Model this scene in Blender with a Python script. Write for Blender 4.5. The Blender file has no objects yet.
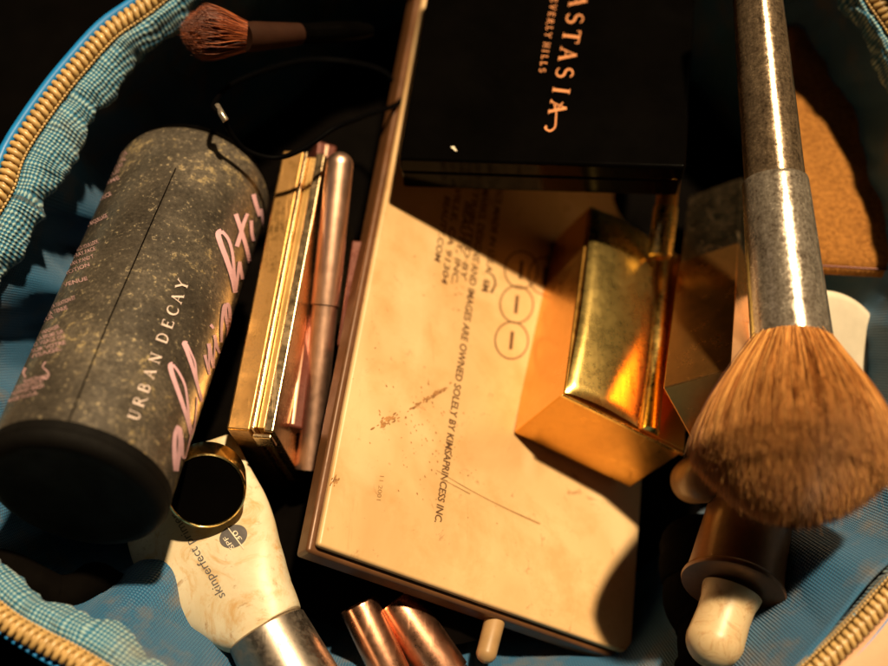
import bpy, bmesh, math, random
import numpy as np
from mathutils import Vector, Matrix, noise
random.seed(7)
V = Vector
PI = math.pi
H = 1300.0          # camera distance, in design units
S = 0.00022         # one design unit in metres
TH = math.radians(30)
UP = V((0, math.sin(TH), math.cos(TH)))     # the world's up, in the design frame
ROT = Matrix.Rotation(TH, 3, 'X')
def Wd(p): return (ROT @ V(p)) * S
def ray(px, py, z):
    k = (H - z) / H
    return V(((px - 444) * k, (333 - py) * k, z))
C = bpy.context.scene.collection

# ------------------------------------------------------------------ objects
def root(name, label, cat, loc, group=None):
    o = bpy.data.objects.new(name, None)
    o.empty_display_size = .01
    C.objects.link(o)
    o.location = Wd(loc)
    o['label'] = label; o['category'] = cat
    if group: o['group'] = group
    return o
def worldloc(o):
    p = V(o.location)
    while o.parent:
        o = o.parent; p = p + V(o.location)
    return p
def obj(name, verts, faces, mat, parent=None, smooth=True, uv=None, label=None, kind=None):
    me = bpy.data.meshes.new(name)
    base = worldloc(parent) if parent else V((0, 0, 0))
    me.from_pydata([Wd(v) - base for v in verts], [], faces)
    me.validate(clean_customdata=False)
    if uv is not None:
        l = me.uv_layers.new(name='UVMap')
        for lp in me.loops:
            l.data[lp.index].uv = uv[lp.vertex_index]
    me.materials.append(mat)
    if smooth:
        me.polygons.foreach_set('use_smooth', [True] * len(me.polygons))
    o = bpy.data.objects.new(name, me)
    C.objects.link(o)
    if parent: o.parent = parent
    if label: o['label'] = label
    if kind: o['kind'] = kind
    return o
def fixn(o):
    bm = bmesh.new(); bm.from_mesh(o.data)
    bmesh.ops.recalc_face_normals(bm, faces=bm.faces)
    bm.to_mesh(o.data); bm.free(); return o
def bevel(o, w, seg=3, ang=.6):
    m = o.modifiers.new('bevel', 'BEVEL'); m.width = w * S; m.segments = seg
    m.limit_method = 'ANGLE'; m.angle_limit = ang; m.harden_normals = True
    return o

def box(name, O, a, b, c, mat, parent, bev=2.0, seg=3, **k):
    O, a, b, c = V(O), V(a), V(b), V(c)
    vs = [O, O+a, O+a+b, O+b, O+c, O+a+c, O+a+b+c, O+b+c]
    fs = [(0,1,2,3), (4,7,6,5), (0,4,5,1), (1,5,6,2), (2,6,7,3), (3,7,4,0)]
    L, D, T = a.length, b.length, c.length
    o = obj(name, vs, fs, mat, parent, True, **k)
    fixn(o)
    if bev: bevel(o, bev, seg)
    return o
def frame(axis, hint=V((0, 0, 1))):
    a = V(axis).normalized()
    x = a.cross(hint)
    if x.length < 1e-4: x = a.cross(V((0, 1, 0)))
    x.normalize(); y = x.cross(a).normalized()   # y leans to the hint
    return a, x, y
def lathe(name, P0, P1, prof, mat, parent, n=64, hint=V((0, 0, 1)), flat=1.0, **k):
    """prof: list of (distance along the axis from P0, radius)"""
    P0, P1 = V(P0), V(P1)
    a, x, y = frame(P1 - P0, hint)
    vs, fs, uv = [], [], []
    for t, r in prof:
        for i in range(n):
            q = 2*PI*i/n
            vs.append(P0 + a*t + x*(r*math.cos(q)) + y*(r*flat*math.sin(q)))
            uv.append((q/(2*PI), t/100))
    for j in range(len(prof)-1):
        for i in range(n):
            i2 = (i+1) % n
            fs.append((j*n+i, j*n+i2, (j+1)*n+i2, (j+1)*n+i))
    if prof[0][1] > 0: fs.append(tuple(range(n))[::-1])
    if prof[-1][1] > 0: fs.append(tuple(range((len(prof)-1)*n, len(prof)*n)))
    o = obj(name, vs, fs, mat, parent, True, uv=uv, **k)
    fixn(o)
    m = o.modifiers.new('wn', 'WEIGHTED_NORMAL') if False else None
    o.data.set_sharp_from_angle(angle=math.radians(38))
    return o
def rnd(t0, r0, t1, r1, n=5):
    """quarter-round profile points between two (t, r) corners"""
    out = []
    for i in range(n+1):
        q = PI/2*i/n
        out.append((t0 + (t1-t0)*(1-math.cos(q)), r0 + (r1-r0)*math.sin(q)))
    return out
def tube(name, pts, r, mat, parent, n=8, closed=False, **k):
    vs, fs = [], []
    N = len(pts); pts = [V(p) for p in pts]
    rr = r if hasattr(r, '__len__') else [r]*N
    up = V((0, 0, 1))
    for j, p in enumerate(pts):
        if closed: d = pts[(j+1) % N] - pts[j-1]
        else: d = pts[min(j+1, N-1)] - pts[max(j-1, 0)]
        a, x, y = frame(d, up)
        for i in range(n):
            q = 2*PI*i/n
            vs.append(p + x*(rr[j]*math.cos(q)) + y*(rr[j]*math.sin(q)))
    for j in range(N if closed else N-1):
        j2 = (j+1) % N
        for i in range(n):
            i2 = (i+1) % n
            fs.append((j*n+i, j*n+i2, j2*n+i2, j2*n+i))
    if not closed:
        fs.append(tuple(range(n))[::-1]); fs.append(tuple(range((N-1)*n, N*n)))
    o = obj(name, vs, fs, mat, parent, True, **k)
    return fixn(o)
def catmull(pts, per=12, closed=False):
    pts = [V(p) for p in pts]; N = len(pts); out = []
    rng = range(N) if closed else range(N-1)
    for i in rng:
        if closed: p0, p1, p2, p3 = pts[i-1], pts[i], pts[(i+1) % N], pts[(i+2) % N]
        else: p0, p1, p2, p3 = pts[max(i-1, 0)], pts[i], pts[i+1], pts[min(i+2, N-1)]
        for j in range(per):
            t = j/per
            out.append(.5*((2*p1) + (p2-p0)*t + (2*p0-5*p1+4*p2-p3)*t*t + (3*p1-p0-3*p2+p3)*t**3))
    if not closed: out.append(pts[-1])
    return out

# ------------------------------------------------------------------ materials
def lin(c):
    return tuple(x for x in c) + (1,)
class NT:
    def __init__(s, name):
        s.m = bpy.data.materials.new(name); s.m.use_nodes = True
        s.t = s.m.node_tree; s.b = s.t.nodes['Principled BSDF']
        s.tc = s.t.nodes.new('ShaderNodeTexCoord')
    def n(s, typ, **k):
        x = s.t.nodes.new(typ)
        for a, v in k.items(): setattr(x, a, v)
        return x
    def l(s, a, b): s.t.links.new(a, b)
    def set(s, **k):
        for a, v in k.items(): s.b.inputs[a.replace('_', ' ')].default_value = v
        return s
    def coord(s, kind='Object', scale=(1, 1, 1), rot=(0, 0, 0)):
        mp = s.n('ShaderNodeMapping'); mp.inputs['Scale'].default_value = scale
        mp.inputs['Rotation'].default_value = rot
        s.l(s.tc.outputs[kind], mp.inputs['Vector']); return mp.outputs['Vector']
    def noise(s, scale, detail=4, rough=.6, vec=None, dist=0):
        x = s.n('ShaderNodeTexNoise'); x.inputs['Scale'].default_value = scale
        x.inputs['Detail'].default_value = detail; x.inputs['Roughness'].default_value = rough
        x.inputs['Distortion'].default_value = dist
        s.l(vec or s.coord(), x.inputs['Vector']); return x.outputs['Fac']
    def ramp(s, fac, stops):
        x = s.n('ShaderNodeValToRGB'); e = x.color_ramp.elements
        while len(e) < len(stops): e.new(.5)
        for i, (p, c) in enumerate(stops):
            e[i].position = p; e[i].color = lin(c) if hasattr(c, '__len__') else (c, c, c, 1)
        s.l(fac, x.inputs['Fac']); return x.outputs['Color']
    def mix(s, fac, a, b, mode='MIX'):
        x = s.n('ShaderNodeMix', data_type='RGBA', blend_type=mode)
        if hasattr(fac, 'links') or hasattr(fac, 'is_linked'): s.l(fac, x.inputs[0])
        else: x.inputs[0].default_value = fac
        for v, i in ((a, 6), (b, 7)):
            if hasattr(v, 'is_linked'): s.l(v, x.inputs[i])
            else: x.inputs[i].default_value = lin(v)
        return x.outputs[2]
    def math(s, op, a, b=0.0, c=None):
        x = s.n('ShaderNodeMath', operation=op)
        for v, i in ((a, 0), (b, 1)) + (((c, 2),) if c is not None else ()):
            if hasattr(v, 'is_linked'): s.l(v, x.inputs[i])
            else: x.inputs[i].default_value = v
        return x.outputs[0]
    def bump(s, h, strength=.3, dist=.0005):
        x = s.n('ShaderNodeBump'); x.inputs['Strength'].default_value = strength
        x.inputs['Distance'].default_value = dist
        s.l(h, x.inputs['Height']); s.l(x.outputs['Normal'], s.b.inputs['Normal'])
    def base(s, c): s.l(c, s.b.inputs['Base Color']); return s
    def rough(s, c): s.l(c, s.b.inputs['Roughness']); return s

def simple(name, col, rough=.5, metal=0., spec=.5, var=.25, scale=150, bump=.1, rv=.15, coat=0):
    t = NT(name)
    n = t.noise(scale, 5, .65)
    d = tuple(x*(1-var) for x in col); u = tuple(min(1, x*(1+var)) for x in col)
    t.base(t.ramp(n, [(.3, d), (.7, u)]))
    n2 = t.noise(scale*.6, 6, .7)
    t.rough(t.ramp(n2, [(.3, max(.02, rough-rv)), (.7, min(1, rough+rv))]))
    t.set(Metallic=metal, Specular_IOR_Level=spec, Coat_Weight=coat)
    if bump: t.bump(t.noise(scale*4, 4, .6), bump, .0001)
    return t.m

def metal(name, col, rough, smear=.12, scale=90, bump=.06, dirt=None, dirt_amt=.5, stretch=(1, 1, 1)):
    t = NT(name)
    v = t.coord(scale=stretch)
    n = t.noise(scale, 9, .78, v)                 # cloudy handling marks
    n2 = t.noise(scale*7, 4, .75, v)              # grain
    v3 = t.coord(scale=(1, .06, .25), rot=(.3, .2, .5)); n3 = t.noise(scale*9, 3, .6, v3)   # hairline scratches
    mix_ = t.math('MULTIPLY_ADD', n2, .35, t.math('MULTIPLY', n, .65))
    r = t.ramp(mix_, [(.38, max(.03, rough-smear*.5)), (.62, rough+smear)])
    t.rough(t.math('ADD', r, t.math('MULTIPLY', t.ramp(n3, [(.6, 0), (.72, 1)]), .12)))
    c = t.mix(t.ramp(n2, [(.45, 0), (.7, .12)]), col, tuple(x*.65 for x in col))
    if dirt:
        c = t.mix(t.ramp(mix_, [(.48, 0), (.60, dirt_amt)]), c, dirt)
        t.l(t.ramp(mix_, [(.48, 1), (.62, 1-dirt_amt*.5)]), t.b.inputs['Metallic'])
    else: t.set(Metallic=1.0)
    t.base(c)
    t.bump(t.mix(.3, n2, n3), bump, .00012)
    return t.m

M = {}
M['black_gloss'] = simple('black_gloss_plastic', (.0015, .0012, .001), .10, 0, .12, .3, 60, .02, .04)
M['black_gloss'].node_tree.nodes['Principled BSDF'].inputs['IOR'].default_value = 1.22
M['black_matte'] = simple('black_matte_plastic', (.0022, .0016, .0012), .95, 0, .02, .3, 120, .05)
M['gold'] = metal('polished_gold', (1.0, .68, .20), .24, .14, 150, .12, (.60, .36, .09), .3)
t = NT('streaky_mirror_gold')
v = t.coord(scale=(1, .07, 1)); sn = t.noise(110, 4, .6, v); fn = t.noise(500, 5, .75); sm = t.noise(90, 7, .75)
t.base(t.mix(t.ramp(fn, [(.58, 0), (.75, .3)]), (1.0, .70, .22), (.70, .42, .12)))
t.rough(t.ramp(t.math('MULTIPLY_ADD', fn, .4, t.math('MULTIPLY', sm, .6)), [(.38, .24), (.62, .33)])); t.set(Metallic=1.0)
t.bump(sn, .22, .0007)
M['gold_panel'] = t.m
t = NT('handled_bronze')
sm = t.noise(120, 8, .75); fn = t.noise(700, 4, .7)
t.base(t.mix(t.ramp(fn, [(.45, 0), (.7, .5)]), (.72, .33, .09), (.50, .21, .055)))
t.rough(t.ramp(sm, [(.35, .18), (.65, .30)])); t.set(Metallic=.93); t.bump(fn, .06, .0001)
M['bronze_slab'] = t.m
M['gold_satin'] = metal('satin_gold', (.82, .42, .09), .30, .10, 70, .05)
M['brown_gold'] = metal('brown_gold', (.50, .27, .09), .34, .12, 110, .10, (.16, .08, .025), .6)
M['bronze'] = metal('bronze_gold', (.66, .34, .13), .30, .12, 260, .10, (.40, .20, .07), .3)
M['rose_gold'] = metal('rose_gold', (.92, .56, .40), .36, .08, 60, .04)
M['pale_gold'] = metal('pale_gold', (.85, .60, .34), .22, .1, 80, .05)
def scuffed(name, lo, hi, met, r0, r1, scale):
    t = NT(name)
    a_ = t.noise(scale, 8, .78); b_ = t.noise(scale*4, 4, .7); l_ = t.noise(scale*2.2, 4, .6, t.coord(scale=(1, .09, .3)))
    f = t.math('MULTIPLY_ADD', b_, .35, t.math('MULTIPLY_ADD', a_, .4, t.math('MULTIPLY', l_, .25)))
    t.base(t.ramp(f, [(.38, lo), (.62, hi)])); t.rough(t.ramp(f, [(.38, r0), (.62, r1)]))
    t.set(Metallic=met); t.bump(f, .2, .0002)
    return t.m
M['chrome'] = scuffed('scuffed_silver', (.20, .15, .11), (.66, .56, .45), .72, .13, .28, 330)
M['handle'] = scuffed('worn_bronze_handle', (.06, .04, .025), (.30, .21, .13), .6, .13, .28, 360)
M['dark_ferrule'] = simple('dark_copper_ferrule', (.028, .010, .005), .7, .0, .1)
M['copper_band'] = simple('brown_copper_cap', (.17, .075, .03), .42, .35, .4, .35, 90, .06)
M['grey_cap'] = metal('brushed_grey_cap', (.40, .33, .27), .35, .12, 120, .08, (.12, .09, .06), .5)
M['gold_ring'] = metal('gold_ring', (.95, .70, .28), .15, .1, 60, .03)
M['foil'] = simple('copper_foil_lettering', (.38, .14, .045), .45, .5, .5, .2, 200, 0)
M['pink_ink'] = simple('pink_ink', (.76, .44, .50), .5, 0, .4, .12, 300, .05)
M['white_ink'] = simple('pale_ink', (.72, .56, .50), .5, 0, .4, .2, 300, .05)
M['faint_pink_ink'] = simple('small_print_ink', (.42, .25, .25), .55, 0, .4, .4, 400, .05)
M['dark_ink'] = simple('dark_brown_ink', (.10, .045, .016), .6, 0, .3, .3, 400, 0)
M['tube_ink'] = simple('grey_ink', (.10, .09, .09), .6, 0, .3, .3, 400, 0)
M['emboss'] = simple('faint_code_ink', (.35, .19, .07), .6, 0, .3, .3, 400, 0)
M['copper'] = metal('dark_copper', (.72, .36, .22), .27, .10, 90, .06)
M['tan'] = simple('tan_plastic', (.34, .20, .085), .45, 0, .4, .2, 90, .05)
M['cream'] = simple('cream_plastic', (.72, .62, .47), .35, 0, .5, .12, 90, .04)

# dusty spray can
t = NT('dusty_spray_can')
v = t.coord()
big = t.noise(48, 6, .65, v); mid = t.noise(480, 8, .76, v, .2); fin = t.noise(1100, 4, .7, v)
c = t.ramp(t.math('MULTIPLY_ADD', fin, .4, t.math('MULTIPLY', big, .6)), [(.36, (.040, .033, .026)), (.5, (.098, .080, .061)), (.64, (.21, .17, .125))])
cl = t.math('MULTIPLY_ADD', big, .45, t.math('MULTIPLY', mid, .75))
c = t.mix(t.ramp(cl, [(.665, 0), (.73, .85)]), c, (.46, .34, .17))
c = t.mix(t.ramp(t.math('MULTIPLY_ADD', fin, .6, t.math('MULTIPLY', mid, .4)), [(.575, 0), (.62, .7)]), c, (.55, .43, .26))
t.base(c); t.rough(t.ramp(mid, [(.35, .24), (.65, .40)])); t.set(Metallic=.4, Specular_IOR_Level=.6)
t.bump(t.mix(.5, mid, fin), .3, .0002)
M['can'] = t.m
M['can_base'] = simple('dark_can_base', (.003, .0022, .0016), .75, .0, .12, .4, 120, .1)

# palette card: nude tan with smudges and scuffs
t = NT('tan_palette_shell')
v = t.coord()
n1 = t.noise(25, 5, .6, v, .5); n2 = t.noise(120, 8, .75, v, 1.5); n3 = t.noise(500, 3, .6, v)
c = t.ramp(n1, [(.3, (.52, .31, .13)), (.7, (.70, .46, .225))])
vs_ = t.coord(scale=(1, .25, 1), rot=(0, 0, .9))
sm = t.noise(90, 8, .8, vs_, 1.0)
c = t.mix(t.ramp(sm, [(.60, 0), (.72, .55)]), c, (.42, .20, .07))
c = t.mix(t.ramp(n2, [(.60, 0), (.70, .8)]), c, (.30, .13, .04))
n4 = t.noise(55, 6, .7, None, .3)
c = t.mix(t.ramp(n4, [(.50, 0), (.66, .45)]), c, (.50, .25, .08))
n5 = t.noise(38, 3, .5, t.coord(scale=(1, .5, 1), rot=(0, 0, .6)))
c = t.mix(t.ramp(n5, [(.52, 0), (.60, .35)]), c, (.80, .58, .33))
c = t.mix(t.ramp(n3, [(.68, 0), (.76, .45)]), c, (.30, .14, .05))
t.base(c); t.rough(t.ramp(n2, [(.3, .30), (.7, .5)])); t.set(Specular_IOR_Level=.45)
t.bump(n3, .06, .0001)
M['palette'] = t.m
M['palette_edge'] = simple('palette_base_shell', (.12, .048, .017), .38, .2, .5, .2, 120, .05)
M['scuff'] = simple('scuff_smear', (.36, .17, .055), .6, 0, .3, .5, 600, 0)

# cream squeeze tube
t = NT('stained_cream_tube')
v = t.coord(); n1 = t.noise(45, 6, .65, v, .6); n2 = t.noise(230, 7, .75, v, .8); n3 = t.noise(100, 8, .7, v, 2)
c = t.ramp(n1, [(.3, (.54, .42, .25)), (.7, (.70, .61, .44))])
c = t.mix(t.ramp(n3, [(.50, 0), (.66, .8)]), c, (.50, .28, .09))
c = t.mix(t.ramp(n2, [(.58, 0), (.68, .8)]), c, (.28, .14, .05))
t.base(c); t.set(Roughness=.42, Specular_IOR_Level=.5, Subsurface_Weight=.05, Subsurface_Scale=.002); t.bump(n2, .1, .0002)
M['tube'] = t.m
t = NT('stained_rubber_bulb')
v = t.coord(); n1 = t.noise(70, 6, .6, v); n2 = t.noise(200, 7, .75, v, 1)
c = t.ramp(n1, [(.3, (.50, .34, .17)), (.7, (.66, .50, .29))])
c = t.mix(t.ramp(n2, [(.50, 0), (.66, .8)]), c, (.36, .17, .05))
t.base(c); t.set(Roughness=.4, Subsurface_Weight=.1, Subsurface_Scale=.002); t.bump(n2, .15, .0002)
M['bulb'] = t.m

# suede
t = NT('tan_suede')
n1 = t.noise(900, 3, .7); n2 = t.noise(60, 4, .6)
c = t.mix(.5, t.ramp(n1, [(.35, (.13, .045, .008)), (.65, (.46, .19, .04))]), t.ramp(n2, [(.3, (.26, .10, .02)), (.7, (.38, .16, .035))]))
t.base(c); t.set(Roughness=.9, Specular_IOR_Level=.15); t.bump(n1, .7, .0005)
M['suede'] = t.m

# hair: colour varies from strand to strand
def hair(name, c0, c1, c2):
    t = NT(name)
    g = t.n('ShaderNodeNewGeometry')
    t.base(t.ramp(g.outputs['Random Per Island'], [(0, c0), (.45, c1), (1, c2)]))
    t.set(Roughness=.42, Specular_IOR_Level=.45)
    return t.m
M['bristle'] = hair('golden_brown_bristle', (.09, .022, .005), (.38, .13, .025), (.86, .42, .12))
M['bristle_red'] = hair('red_brown_bristle', (.06, .012, .004), (.22, .045, .012), (.40, .10, .025))
M['bristle_core'] = simple('bristle_core', (.12, .045, .015), .8, 0, .2, .3, 400, .2)

# fabrics: woven dots laid out along the cloth (UV in design units)
def cloth(name, thread, ground, period, dirt=(.34, .24, .12), dirt_amt=.5, bump=.6, rough=.6):
    t = NT(name)
    sx = t.n('ShaderNodeSeparateXYZ'); t.l(t.tc.outputs['UV'], sx.inputs[0])
    k = 2*PI/period
    a = t.math('SINE', t.math('MULTIPLY', t.math('ADD', sx.outputs[0], sx.outputs[1]), k*.7071))
    b = t.math('SINE', t.math('MULTIPLY', t.math('SUBTRACT', sx.outputs[0], sx.outputs[1]), k*.7071))
    w = t.math('MULTIPLY', a, b)
    w = t.math('MULTIPLY_ADD', w, .5, .5)
    n1 = t.noise(70, 6, .65); n2 = t.noise(260, 6, .7)
    g = t.mix(n2, ground, tuple(x*1.6 for x in ground))
    c = t.mix(t.ramp(w, [(.45, 0), (.75, 1)]), g, thread)
    c = t.mix(t.ramp(n1, [(.50, 0), (.68, dirt_amt)]), c, dirt)
    t.base(c); t.set(Roughness=rough, Specular_IOR_Level=.4, Sheen_Weight=.15)
    t.bump(w, bump, .0004)
    return t.m
M['lining'] = cloth('blue_lining_cloth', (.022, .14, .27), (.006, .055, .13), 4.6, dirt=(.15, .12, .09), dirt_amt=.7, bump=.6, rough=.42)
M['ruffle'] = cloth('blue_dotted_binding', (.34, .50, .50), (.008, .10, .19), 6.2, dirt=(.34, .24, .10), dirt_amt=.35, bump=1.0)
M['piping'] = simple('blue_outer_shell', (.008, .19, .50), .4, 0, .5, .15, 200, .2)
M['coil'] = simple('gold_zip_coil', (.52, .33, .125), .38, 0, .55, .25, 260, .15)
M['tape'] = cloth('tan_zip_tape', (.46, .30, .12), (.20, .12, .045), 4.5, dirt=(.12, .06, .02), dirt_amt=.4)
M['table'] = simple('dark_table_cloth', (.0010, .0007, .0005), .95, 0, .02, .4, 80, .3)
M['peach'] = cloth('peach_cloth', (.62, .36, .22), (.50, .27, .15), 3.0, dirt=(.4, .2, .1), dirt_amt=.2, bump=.2)
M['cord'] = simple('black_elastic', (.0008, .0006, .0006), .7, 0, .03, .3, 300, .2)
M['maroon'] = simple('dark_maroon_case', (.13, .035, .022), .3, .3, .5, .25, 100, .05)
M['clear'] = simple('amber_clear_layer', (.50, .30, .10), .25, .3, .6, .2, 100, .03)

# ------------------------------------------------------------------ surfaces that can be written on
CAM = V((0, 0, H))
class Plane:
    def __init__(s, O, n, eps=.35): s.O, s.nn, s.eps = V(O), V(n).normalized(), eps
    def __call__(s, px, py, lift=0):
        d = V((px-444, 333-py, -H)); k = (s.O - CAM).dot(s.nn) / d.dot(s.nn)
        return CAM + d*k + s.nn*(s.eps+lift)
class Cyl:
    def __init__(s, P0, P1, r, eps=.35):
        s.P, s.a, s.r, s.eps = V(P0), (V(P1)-V(P0)).normalized(), r, eps
    def __call__(s, px, py, lift=0):
        d = V((px-444, 333-py, -H)).normalized(); o = CAM - s.P
        dp = d - s.a*d.dot(s.a); op = o - s.a*o.dot(s.a)
        A, B, Cc = dp.dot(dp), 2*dp.dot(op), op.dot(op) - s.r**2
        D = max(0, B*B - 4*A*Cc)
        k = (-B - math.sqrt(D)) / (2*A)
        p = CAM + d*k; t = (p - s.P).dot(s.a); c = s.P + s.a*t
        return c + (p-c).normalized()*(s.r + s.eps + lift)
def ribbon(strokes, f, lift=0):
    """strokes: list of (points, w0, w1) in picture-like 2-D; f maps 2-D to the surface"""
    vs, fs = [], []
    for k_, (pts, w0, w1) in enumerate(strokes):
        pts = [V((p[0], p[1])) for p in pts]; N = len(pts)
        b = len(vs)
        for i, p in enumerate(pts):
            d = pts[min(i+1, N-1)] - pts[max(i-1, 0)]
            if d.length < 1e-9: d = V((1, 0))
            d.normalize(); nrm = V((-d.y, d.x)); t = i/max(1, N-1)
            w = (w0 + (w1-w0)*t) / 2
            vs.append(f(*(p + nrm*w), lift + k_*.02)); vs.append(f(*(p - nrm*w), lift + k_*.02))
        for i in range(N-1):
            fs.append((b+2*i, b+2*i+1, b+2*i+3, b+2*i+2))
    return vs, fs
def dense(pts, step=3):
    out = []
    for a, b in zip(pts[:-1], pts[1:]):
        n = max(1, int(math.dist(a, b)/step))
        for i in range(n): out.append((a[0]+(b[0]-a[0])*i/n, a[1]+(b[1]-a[1])*i/n))
    out.append(pts[-1]); return out
def smooth2(pts, per=7):
    return [(p.x, p.y) for p in catmull([(x, y, 0) for x, y in pts], per)]
# serif capitals: strokes on a unit-high cell: (points, w0, w1)
def arc(cx, cy, rx, ry, a0, a1, n=14):
    return [(cx + rx*math.cos(math.radians(a0+(a1-a0)*i/n)), cy + ry*math.sin(math.radians(a0+(a1-a0)*i/n))) for i in range(n+1)]
TK, TN = .15, .065
def sf(x, y, w=.30): return ([(x-w/2, y), (x+w/2, y)], .045, .045)
GL = {
 'U': (.86, [([(.18, 1), (.18, .34)] , TK, TK), (arc(.43, .34, .25, .34, 180, 360), TK, TN), ([(.68, .34), (.68, 1)], TN, TN), sf(.18, .98), sf(.68, .98)]),
 'R': (.86, [([(.18, 0), (.18, 1)], TK, TK), (arc(.36, .74, .28, .24, 90, -90), TN, TN+.03), ([(.18, .98), (.36, .98)], TN, TN), ([(.18, .5), (.36, .5)], TN, TN), ([(.40, .5), (.62, .16), (.80, -.06), (.98, -.12)], TK, .05), sf(.18, .02)]),
 'B': (.80, [([(.18, 0), (.18, 1)], TK, TK), (arc(.36, .75, .24, .23, 90, -90), TN, TN+.03), (arc(.38, .27, .30, .25, 90, -90), TN, TN+.04), ([(.1, .98), (.36, .98)], TN, TN), ([(.18, .52), (.38, .52)], TN, TN), ([(.1, .02), (.38, .02)], TN, TN)]),
 'A': (.86, [([(.42, 1), (.12, 0)], TN, TN), ([(.40, 1), (.74, 0)], TK, TK), ([(.22, .36), (.64, .36)], .05, .05), sf(.12, .02, .24), sf(.74, .02, .26)]),
 'N': (.92, [([(.18, 0), (.18, 1)], TN, TN), ([(.14, 1), (.74, 0)], TK, TK), ([(.74, 0), (.74, 1)], TN, TN), sf(.18, .02), sf(.74, .98)]),
 'D': (.92, [([(.18, 0), (.18, 1)], TK, TK), (arc(.34, .5, .42, .48, 90, -90), TN+.03, TN+.03), ([(.1, .98), (.34, .98)], TN, TN), ([(.1, .02), (.34, .02)], TN, TN)]),
 'E': (.76, [([(.18, 0), (.18, 1)], TK, TK), ([(.08, .97), (.62, .97)], TN, TN), ([(.18, .52), (.5, .52)], TN, TN), ([(.08, .03), (.66, .03)], TN, TN), ([(.62, .97), (.62, .82)], .05, .05), ([(.66, .03), (.68, .2)], .05, .05), ([(.5, .6), (.5, .44)], .04, .04)]),
 'C': (.86, [(arc(.50, .5, .38, .48, 48, 180), TN, TK), (arc(.50, .5, .38, .48, 180, 312), TK, TN), ([(.76, .86), (.78, .68)], .06, .04)]),
 'Y': (.80, [([(.08, 1), (.42, .5)], TK, TK), ([(.76, 1), (.42, .5)], TN, TN), ([(.42, .52), (.42, 0)], TK, TK), sf(.08, .98, .22), sf(.76, .98, .22), sf(.42, .02)]),
 'S': (.66, [(arc(.34, .75, .24, .23, 30, 270), TN, TK*.9), (arc(.34, .27, .26, .25, 90, -150), TK*.9, TN)]),
 'T': (.80, [([(.40, 0), (.40, 1)], TK, TK), ([(.04, .97), (.76, .97)], TN, TN), ([(.05, .97), (.04, .78)], .06, .04), ([(.75, .97), (.76, .78)], .06, .04), sf(.40, .02)]),
 'I': (.40, [([(.20, 0), (.20, 1)], TK, TK), sf(.20, .98), sf(.20, .02)]),
 'L': (.70, [([(.18, 0), (.18, 1)], TK, TK), ([(.08, .03), (.60, .03)], TN, TN), ([(.60, .03), (.62, .22)], .05, .05), sf(.18, .98)]),
 'V': (.84, [([(.10, 1), (.42, 0)], TK, TK), ([(.74, 1), (.42, 0)], TN, TN), sf(.10, .98, .24), sf(.74, .98, .22)]),
 'H': (.92, [([(.18, 0), (.18, 1)], TK, TK), ([(.72, 0), (.72, 1)], TK, TK), ([(.18, .5), (.72, .5)], .05, .05), sf(.18, .98), sf(.18, .02), sf(.72, .98), sf(.72, .02)]),
}
def serif_at(ch, x0, y0, rd, up, h):
    """strokes of one capital; x0,y0 = its baseline middle; rd, up = unit 2-D vectors"""
    adv, st = GL[ch]; out = []
    for pts, w0, w1 in st:
        q = []
        for (x, y) in dense(pts, .2):
            X = (x - adv/2)*h; Y = y*h
            q.append((x0 + rd[0]*X + up[0]*Y, y0 + rd[1]*X + up[1]*Y))
        out.append((q, w0*h, w1*h))
    return out
def font_mesh(body, size=1.0, shear=0.0, offset=0.0, xs=1.0):
    cu = bpy.data.curves.new('txt', 'FONT'); cu.body = body; cu.size = size; cu.shear = shear; cu.offset = offset
    cu.resolution_u = 3
    o = bpy.data.objects.new('txt', cu); C.objects.link(o)
    bpy.context.view_layer.update()
    dg = bpy.context.evaluated_depsgraph_get()
    me = bpy.data.meshes.new_from_object(o.evaluated_get(dg))
    vs = [(v.co.x*xs, v.co.y) for v in me.vertices]; fs = [tuple(p.vertices) for p in me.polygons]
    bpy.data.objects.remove(o); bpy.data.curves.remove(cu); bpy.data.meshes.remove(me)
    return vs, fs
def text_on(name, body, start, end, cap, f, mat, parent, shear=0, offset=0, lift=0, flip=1, fit=True):
    """write body from pixel start to pixel end along the surface f; cap = capital height in px"""
    vs, fs = font_mesh(body, 1.0, shear, offset)
    W_ = max(v[0] for v in vs); L = math.dist(start, end)
    sx = L/W_; sy = cap/.73
    rd = ((end[0]-start[0])/L, (end[1]-start[1])/L); up = (rd[1]*flip, -rd[0]*flip)
    out = [f(start[0]+rd[0]*x*sx+up[0]*y*sy, start[1]+rd[1]*x*sx+up[1]*y*sy, lift) for x, y in vs]
    return obj(name, out, fs, mat, parent, False)

# ------------------------------------------------------------------ THE SETTING: table
gz = -372.0
def gpt(x, y): # point on the ground: x, and y along the world's horizontal
    hy = V((0, math.cos(TH), -math.sin(TH)))
    return UP*gz + V((x, 0, 0)) + hy*y
obj('ground', [gpt(-9000, -9000), gpt(9000, -9000), gpt(9000, 9000), gpt(-9000, 9000)], [(0,1,2,3)], M['table'], None, False, kind='structure')

# ------------------------------------------------------------------ the bag
rim_px = [(2,189),(17,149),(51,98),(81,61),(111,29),(149,2),(225,-60),(350,-150),(520,-195),(700,-165),(815,-80),(880,4),(918,70),
          (948,180),(960,330),(950,470),(925,550),(888,596),(829,658),(750,722),(640,775),(460,800),(300,775),(180,722),(78,661),
          (39,641),(0,617),(-40,575),(-68,500),(-72,400),(-52,290),(-24,232)]
def zrim(px, py): return -10 + .35*(py-250)
rim = catmull([ray(x, y, zrim(x, y)) for x, y in rim_px], 40, True)
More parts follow.
